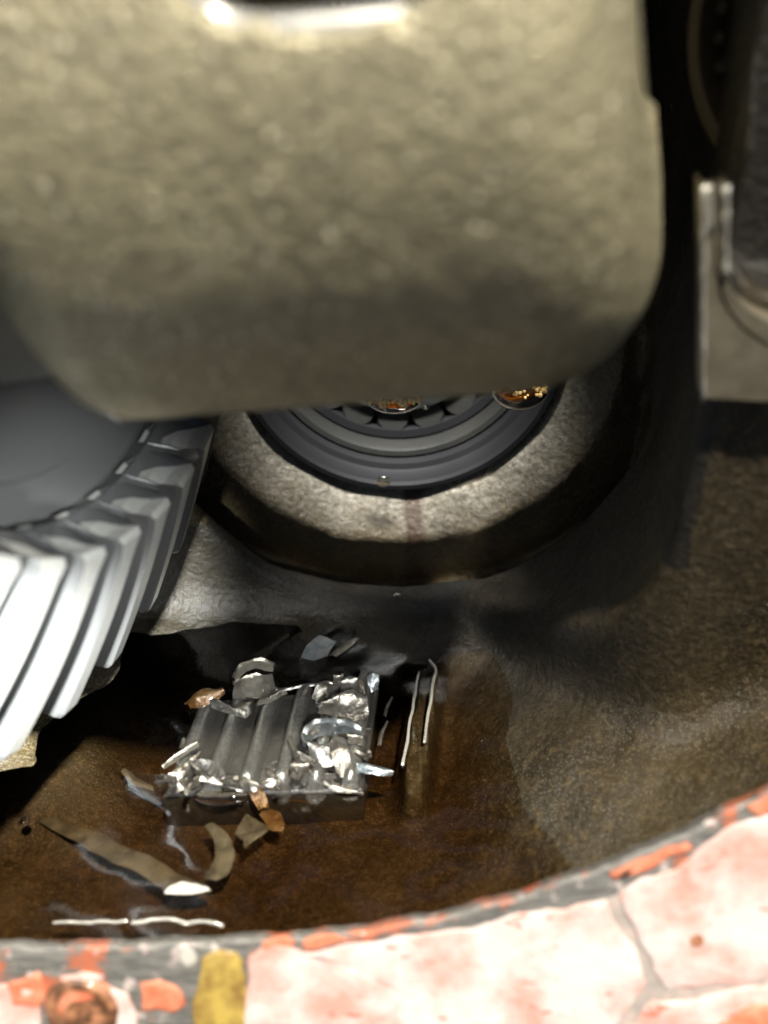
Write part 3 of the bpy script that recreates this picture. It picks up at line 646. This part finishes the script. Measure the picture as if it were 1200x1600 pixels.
# the big curled shell: lower leaf and upper leaf, one piece split in two parts
big = thing('metal_shaving', 'large curled clam-like shaving standing up at the back left corner of the magnet', 'metal shaving', at_z(395, 1085, .5), 'metal shavings stuck to the magnet')
def leaf(name, A, B, zA, zB, mat, par, **k):
    o = flake(name, A, B, zA, zB, mat, None, None, None, **k)
    o.parent = par; o.location = o.location - par.location; return o
leaf('lower_leaf', [(364, 1088), (385, 1093), (410, 1090), (428, 1080)], [(366, 1070), (378, 1058), (400, 1050), (425, 1052)], [.5, .55, .55, .5], [.95, 1.1, 1.15, 1.05], M['shav_b'], big, bulge=.16, th=.05, seed=1, crump=.07)
leaf('upper_leaf', [(368, 1068), (378, 1055), (398, 1045), (424, 1050)], [(367, 1060), (378, 1040), (402, 1031), (424, 1041)], [.95, 1.1, 1.25, 1.2], [1.1, 1.4, 1.55, 1.4], M['shav_b'], big, bulge=.08, th=.06, seed=2, crump=.05)
fl_([(290, 1103), (300, 1090), (318, 1078), (350, 1080)], [(300, 1108), (320, 1106), (332, 1095), (352, 1083)], [.3, .5, .6, .6], [.3, .4, .5, .6], M['shav_amber'], 'brown leaf shaped shaving sticking out at the far left corner of the magnet', seed=3, bulge=.08)
fl_([(332, 1095), (345, 1093), (360, 1103), (374, 1118)], [(334, 1104), (345, 1110), (360, 1114), (372, 1121)], [.6, .7, .65, .5], .45, M['shav_d'], 'dark triangular shaving with a bright edge under the large curled one', seed=4, bulge=.05)
fl_([(372, 1120), (385, 1125), (396, 1112), (395, 1104)], [(360, 1105), (372, 1098), (385, 1096), (394, 1100)], [.45, .45, .5, .5], .55, M['shav'], 'small cupped shaving just in front of the large curled one', seed=5)
fl_([(400, 1100), (422, 1096), (440, 1088), (448, 1084)], [(410, 1094), (424, 1086), (436, 1080), (446, 1078)], .5, .6, M['shav'], 'thin shaving lying across the top of the third rib', seed=6, bulge=.04)
fl_([(430, 1078), (470, 1074), (520, 1070)], [(430, 1074), (470, 1069), (522, 1064)], .42, .45, M['shav_d'], 'long flat sliver along the back edge of the magnet', seed=7, bulge=.02)
# right-hand crust
fl_([(498, 1112), (520, 1122), (548, 1124), (572, 1120)], [(510, 1092), (530, 1082), (555, 1080), (572, 1086)], [.55, .55, .55, .55], [.9, 1.0, .95, .8], M['shav_b'], 'broad bright curved plate shaving on the right side of the magnet', seed=8, bulge=.18, th=.05, crump=.09, nu=20, nv=12)
fl_([(476, 1168), (492, 1152), (520, 1146), (562, 1150)], [(478, 1150), (495, 1128), (525, 1124), (566, 1142)], [.5, .5, .5, .45], [.8, .95, .95, .7], M['shav_blue'], 'blue grey domed shaving in front of the broad bright plate', seed=9, bulge=.2, th=.05, crump=.08, nu=20, nv=12)
fl_([(487, 1090), (495, 1096), (505, 1092)], [(500, 1068), (512, 1062), (520, 1072)], .5, .75, M['shav'], 'narrow upright shaving beside the fifth rib at the back', seed=10)
fl_([(520, 1066), (530, 1072), (538, 1066)], [(522, 1058), (530, 1055), (538, 1058)], .6, .8, M['shav_b'], 'tiny pale chip at the back edge right of the ribs', seed=11)
fl_([(530, 1085), (545, 1088), (560, 1082)], [(535, 1062), (548, 1056), (560, 1060)], .55, .85, M['shav_d'], 'dark folded shaving behind the broad bright plate', seed=12, bulge=.15)
fl_([(560, 1085), (570, 1088), (576, 1075)], [(558, 1062), (566, 1052), (575, 1052)], .55, .9, M['shav'], 'bent chip at the back right corner of the magnet', seed=13, bulge=.15)
fl_([(572, 1085), (582, 1084), (592, 1078)], [(574, 1058), (583, 1052), (592, 1056)], .3, .6, M['shav_blue'], 'thin dark blue shaving outermost at the back right corner', seed=14, bulge=.03)
fl_([(453, 1150), (460, 1165), (470, 1182)], [(450, 1154), (455, 1170), (463, 1186)], .55, .5, M['shav'], 'thin curled thread leaning on the fourth rib', seed=15, bulge=.03, crump=.02)
fl_([(462, 1182), (475, 1192), (490, 1200)], [(470, 1176), (482, 1184), (494, 1190)], .5, .6, M['shav_b'], 'short bright splinter between the fourth and fifth ribs', seed=16, bulge=.05)
fl_([(520, 1205), (535, 1212), (545, 1205)], [(518, 1165), (532, 1150), (548, 1160)], .45, .75, M['shav'], 'upright folded chip in front of the blue grey domed one', seed=17, bulge=.2, crump=.1)
fl_([(545, 1160), (560, 1165), (570, 1168)], [(548, 1150), (560, 1152), (568, 1158)], .5, .6, M['shav_b'], 'bright hooked chip at the right end of the domed shaving', seed=18, crump=.08)
fl_([(552, 1188), (568, 1192), (580, 1180)], [(552, 1178), (566, 1176), (578, 1172)], .35, .5, M['shav'], 'small loose chip at the right rim of the magnet', seed=19, crump=.08)
fl_([(545, 1204), (570, 1210), (595, 1214), (614, 1213)], [(552, 1192), (580, 1194), (600, 1198), (617, 1206)], [.3, .3, .28, .22], [.42, .42, .38, .3], M['shav_blue'], 'long blade shaving pointing right off the front right corner', seed=20, bulge=.04, crump=.03)
fl_([(482, 1180), (500, 1192), (515, 1196)], [(480, 1160), (498, 1160), (515, 1164)], .45, .6, M['shav_d'], 'dark crumpled shaving under the domed one', seed=21, crump=.12)
fl_([(455, 1215), (468, 1222), (482, 1212)], [(456, 1190), (466, 1186), (478, 1192)], .4, .6, M['shav'], 'wedge shaped chip at the front end of the fifth rib', seed=22, crump=.1)
fl_([(484, 1212), (510, 1228), (540, 1238), (566, 1243)], [(486, 1202), (512, 1212), (545, 1226), (568, 1240)], [.3, .15, .06, .02], [.38, .25, .12, .05], M['shav'], 'shaving sloping from the front right edge down into the oil', seed=23, bulge=.04)
fl_([(452, 1250), (480, 1250), (520, 1252), (555, 1248)], [(470, 1240), (500, 1232), (530, 1234), (565, 1240)], [-.15, -.2, -.2, -.15], [-.05, -.05, -.05, -.05], M['shav_amber'], 'orange stained shaving just under the oil before the magnet', seed=24, bulge=.04)
# left-hand crust
fl_([(255, 1202), (275, 1190), (295, 1176), (312, 1166)], [(252, 1196), (272, 1180), (292, 1166), (308, 1160)], [.45, .5, .6, .65], [.55, .62, .7, .75], M['shav_b'], 'long ribbed needle shaving at the left edge of the magnet', seed=25, bulge=.04, crump=.02)
fl_([(242, 1224), (262, 1212), (288, 1194), (312, 1178)], [(250, 1228), (268, 1218), (292, 1202), (316, 1170)], [.3, .4, .45, .5], [.25, .35, .4, .5], M['shav'], 'second needle shaving lying just under the ribbed one', seed=26, bulge=.04, crump=.04)
fl_([(258, 1228), (270, 1236), (285, 1232)], [(265, 1205), (276, 1198), (286, 1206)], .25, .5, M['shav_b'], 'bright crumpled chip at the front left corner of the magnet', seed=27, crump=.12)
fl_([(280, 1236), (290, 1240), (300, 1232)], [(282, 1224), (290, 1220), (298, 1222)], .2, .4, M['shav_b'], 'tiny bright crumb right of the front left corner chip', seed=28, crump=.1)
fl_([(292, 1190), (302, 1200), (315, 1212), (325, 1220)], [(297, 1186), (308, 1196), (320, 1208), (330, 1214)], .5, .5, M['shav'], 'slim rod shaving slanting across the first gap', seed=29, bulge=.04, crump=.03)
fl_([(310, 1220), (325, 1224), (347, 1226)], [(316, 1212), (330, 1212), (345, 1222)], .4, .42, M['flake_l'], 'pale triangular flake at the front between the first two ribs', seed=30, bulge=.03)
fl_([(298, 1192), (320, 1204), (350, 1222)], [(302, 1188), (335, 1190), (352, 1214)], .3, .4, M['shav_d'], 'dark translucent flake lying in the first gap', seed=31, bulge=.02)
fl_([(282, 1170), (285, 1162), (287, 1156)], [(286, 1170), (289, 1162), (288, 1155)], .6, .62, M['shav_b'], 'tiny upright splinter left of the first rib', seed=32, bulge=.01, crump=.01)
fl_([(388, 1232), (400, 1238), (410, 1234)], [(384, 1218), (396, 1214), (408, 1222)], .3, .5, M['shav_b'], 'bright chip at the front end of the third rib', seed=33, crump=.1)
fl_([(386, 1234), (394, 1252), (402, 1268)], [(408, 1232), (416, 1248), (420, 1262)], [.2, .04, -.12], [.25, .06, -.1], M['shav_amber'], 'amber flake hanging from the front edge into the oil', seed=34, bulge=.02)
fl_([(350, 1228), (362, 1232), (375, 1228)], [(352, 1218), (364, 1216), (374, 1220)], .35, .5, M['shav'], 'small chip at the front end of the second rib', seed=35, crump=.1)
fl_([(415, 1230), (428, 1232), (440, 1226)], [(416, 1222), (428, 1218), (438, 1218)], .35, .48, M['shav_b'], 'small glinting chip at the front end of the fourth rib', seed=36, crump=.08)
rnd = random.Random(11)
for k in range(34):
    if k < 18: px, py = rnd.uniform(470, 580), rnd.uniform(1075, 1215)
    elif k < 27: px, py = rnd.uniform(250, 310), rnd.uniform(1185, 1238)
    else: px, py = rnd.uniform(320, 480), rnd.uniform(1205, 1232)
    z = rnd.uniform(.35, .62); a = rnd.uniform(0, 3.14); s1, s2 = rnd.uniform(5, 12), rnd.uniform(2, 5)
    ca, sa = math.cos(a), math.sin(a); q = lambda u, v: (px + s1 * u * ca - s2 * v * sa, py + (s1 * u * sa + s2 * v * ca) * .7)
    flake('metal_crumb', [q(-1, -1), q(0, -1.3), q(1, -.6)], [q(-.8, .8), q(.1, 1.2), q(1.1, .7)], z, z + rnd.uniform(-.1, .2), rnd.choice([M['shav_b'], M['shav'], M['shav_d']]), 'tiny torn metal crumb among the larger shavings on the magnet', 'metal crumb', 'metal crumbs on the magnet', seed=60 + k, bulge=.05, crump=.08, nu=7, nv=5, th=.025)
# loose flakes in the oil
G2 = 'loose flakes lying in the oil'
def loose(A, B, z, zb, mat, label, **k): return flake('loose_flake', A, B, z, zb, mat, label, 'flake', G2, **{**dict(bulge=.02, th=.02, crump=.02, jag=.04), **k})
loose([(320, 1290), (335, 1310), (338, 1340), (318, 1374)], [(335, 1285), (360, 1305), (370, 1335), (360, 1362), (338, 1376)], -.10, -.06, M['flake'], 'curved blade shaped grey flake lying in the oil before the magnet', seed=41)
loose([(366, 1302), (378, 1312), (382, 1326)], [(385, 1270), (405, 1282), (424, 1294), (400, 1312)], -.1, -.1, M['flake'], 'forked grey flake touching the curved blade flake', seed=42)
loose([(60, 1284), (110, 1312), (170, 1344), (230, 1372), (262, 1392)], [(80, 1278), (150, 1300), (220, 1330), (280, 1364), (330, 1390)], [-.35, -.3, -.25, -.2, -.1], [-.35, -.3, -.25, -.2, -.1], M['flake'], 'long torn ribbon of sealant running across the left of the oil', seed=43, nu=24, jag=.12)
loose([(256, 1395), (290, 1398), (328, 1392)], [(264, 1384), (285, 1376), (325, 1386)], .02, .05, M['flake_l'], 'bright white tip of sealant breaking the oil at the near left', seed=44)
loose([(190, 1205), (205, 1226), (240, 1236)], [(197, 1200), (214, 1214), (240, 1228)], -.15, -.15, M['flake'], 'small curved flake under the oil left of the magnet', seed=45)
loose([(405, 1272), (420, 1296), (440, 1298)], [(415, 1262), (440, 1272), (446, 1288)], -.2, -.2, M['shav_amber'], 'brown square flake sunk in the oil below the magnet', seed=46)
loose([(470, 1028), (490, 1032), (512, 1024)], [(480, 1008), (500, 992), (526, 1002)], .02, .06, M['shav_blue'], 'blue grey flake floating behind the magnet', seed=47)
loose([(515, 1024), (530, 1012), (548, 1000)], [(525, 1028), (545, 1015), (562, 998)], .0, .02, M['flake'], 'narrow brown flake floating right of the blue grey one', seed=48)
loose([(666, 932), (700, 926), (740, 916), (775, 900)], [(672, 938), (712, 934), (750, 920), (778, 902)], .34, .36, M['shav'], 'thin sliver lying on the low rim below the bore', seed=49, th=.03)
loose([(590, 1166), (596, 1145), (604, 1128)], [(594, 1166), (600, 1146), (606, 1128)], .02, .04, M['shav'], 'thin wire like sliver standing between the magnet and the ridge', seed=50, th=.02)
loose([(600, 1118), (604, 1104), (612, 1090)], [(603, 1120), (607, 1106), (614, 1090)], .04, .06, M['shav'], 'short wire like sliver behind the longer one beside the ridge', seed=51, th=.02)

# ------------------------------------------------------------------ drops
def drop(name, c, r, mat, label, cat='oil drop', sc=(1, 1, .8), group=None, n=16):
    V = []; c = np.array(c, float)
    for i in range(n + 1):
        th_ = math.pi * i / n
        for j in range(2 * n):
            ph = math.pi * j / n; q = np.array([math.sin(th_) * math.cos(ph) * sc[0], math.sin(th_) * math.sin(ph) * sc[1], math.cos(th_) * sc[2]])
            V.append(c + r * q * (1 + .06 * fnoise(q, 1.5, r * 50)))
    o = obj(name, V, grid_faces(n + 1, 2 * n, True), mat, None, loc=(c[0], c[1], c[2] - r * sc[2])); setp(o, label, cat, group); return o
GD = 'drops of oil'
drop('oil_drop', at_y(620, 932, 19.8), .10, M['drop'], 'round bead of oil on the low rim straight below the bore', group=GD)
drop('oil_drop', at_y(599, 752, 21.7), .15, M['drop'], 'oil drop hanging from the bottom of the bore ring', group=GD, sc=(1.2, .7, .9))
drop('oil_drop', at_y(665, 636, 20.6), .07, M['drop'], 'tiny bright bead of oil in the middle of the bore', group=GD)
drop('oil_drop', at_z(345, 1242, .02), .42, M['drop'], 'wide brown blister of oil at the front edge of the magnet', group=GD, sc=(1.3, .5, .35))
drop('oil_drop', at_z(38, 1283, .0), .10, M['drop'], 'tiny bubble on the oil at the far left', group=GD)
drop('oil_drop', at_y(640, 1198, 15.2), .08, M['drop'], 'small bead of oil at the near end of the pocket ridge', group=GD)
dp = caseP(-3.72, CRr + .02, R(243)); drop('oil_drop', at_y(192, 638, dp[1] - .1), .28, M['drop'], 'large drop of oil hanging from the left corner of the case', group=GD, sc=(1.3, .6, .7))
def drip(px, py, Y_, wd, hh, label, seed):
    c = at_y(px, py, Y_); th_ = thing('amber_drip', label, 'oil drip', c, 'amber oil drips hanging into the bore')
    V = []; n = 14
    for i in range(n + 1):
        t = math.pi * i / n
        for j in range(20):
            p = 2 * math.pi * j / 20; V.append(c + np.array([wd * math.sin(t) * math.cos(p), .35 * math.sin(t) * math.sin(p), hh * math.cos(t)]))
    o = obj('drip_body', V, grid_faces(n + 1, 20, True), M['amber'], th_)
    rnd = random.Random(seed); Vb = []; Fb = []
    for k in range(46):
        a = rnd.uniform(-.9, .9); b = rnd.uniform(-.1, .85) * math.sqrt(max(0, 1 - a * a)); q = c + np.array([wd * a, -.35 * math.sqrt(max(0, 1 - a * a - b * b)), hh * b]); r = rnd.uniform(.025, .06)
        o0 = len(Vb); 
        for i in range(7):
            for j in range(8):
                t, p = math.pi * i / 6, math.pi * j / 4; Vb.append(q + r * np.array([math.sin(t) * math.cos(p), math.sin(t) * math.sin(p), math.cos(t)]))
        Fb += [tuple(x + o0 for x in f) for f in grid_faces(7, 8, True)]
    ob = obj('bubbles', Vb, Fb, M['bubble'], th_); ob['kind'] = 'stuff'
m = NT('golden_bubbles'); m.set(base=(.72, .52, .20), rough=.25, coat=1.0, coatr=.05, metal=.1); M['bubble'] = m.m
drip(616, 622, 20.4, .60, .34, 'long golden frothy drip of oil left of the middle of the bore', 3)
drip(812, 606, 20.4, .62, .50, 'rounder orange frothy drip of oil at the right of the bore', 5)
print('objects', len(bpy.data.objects))
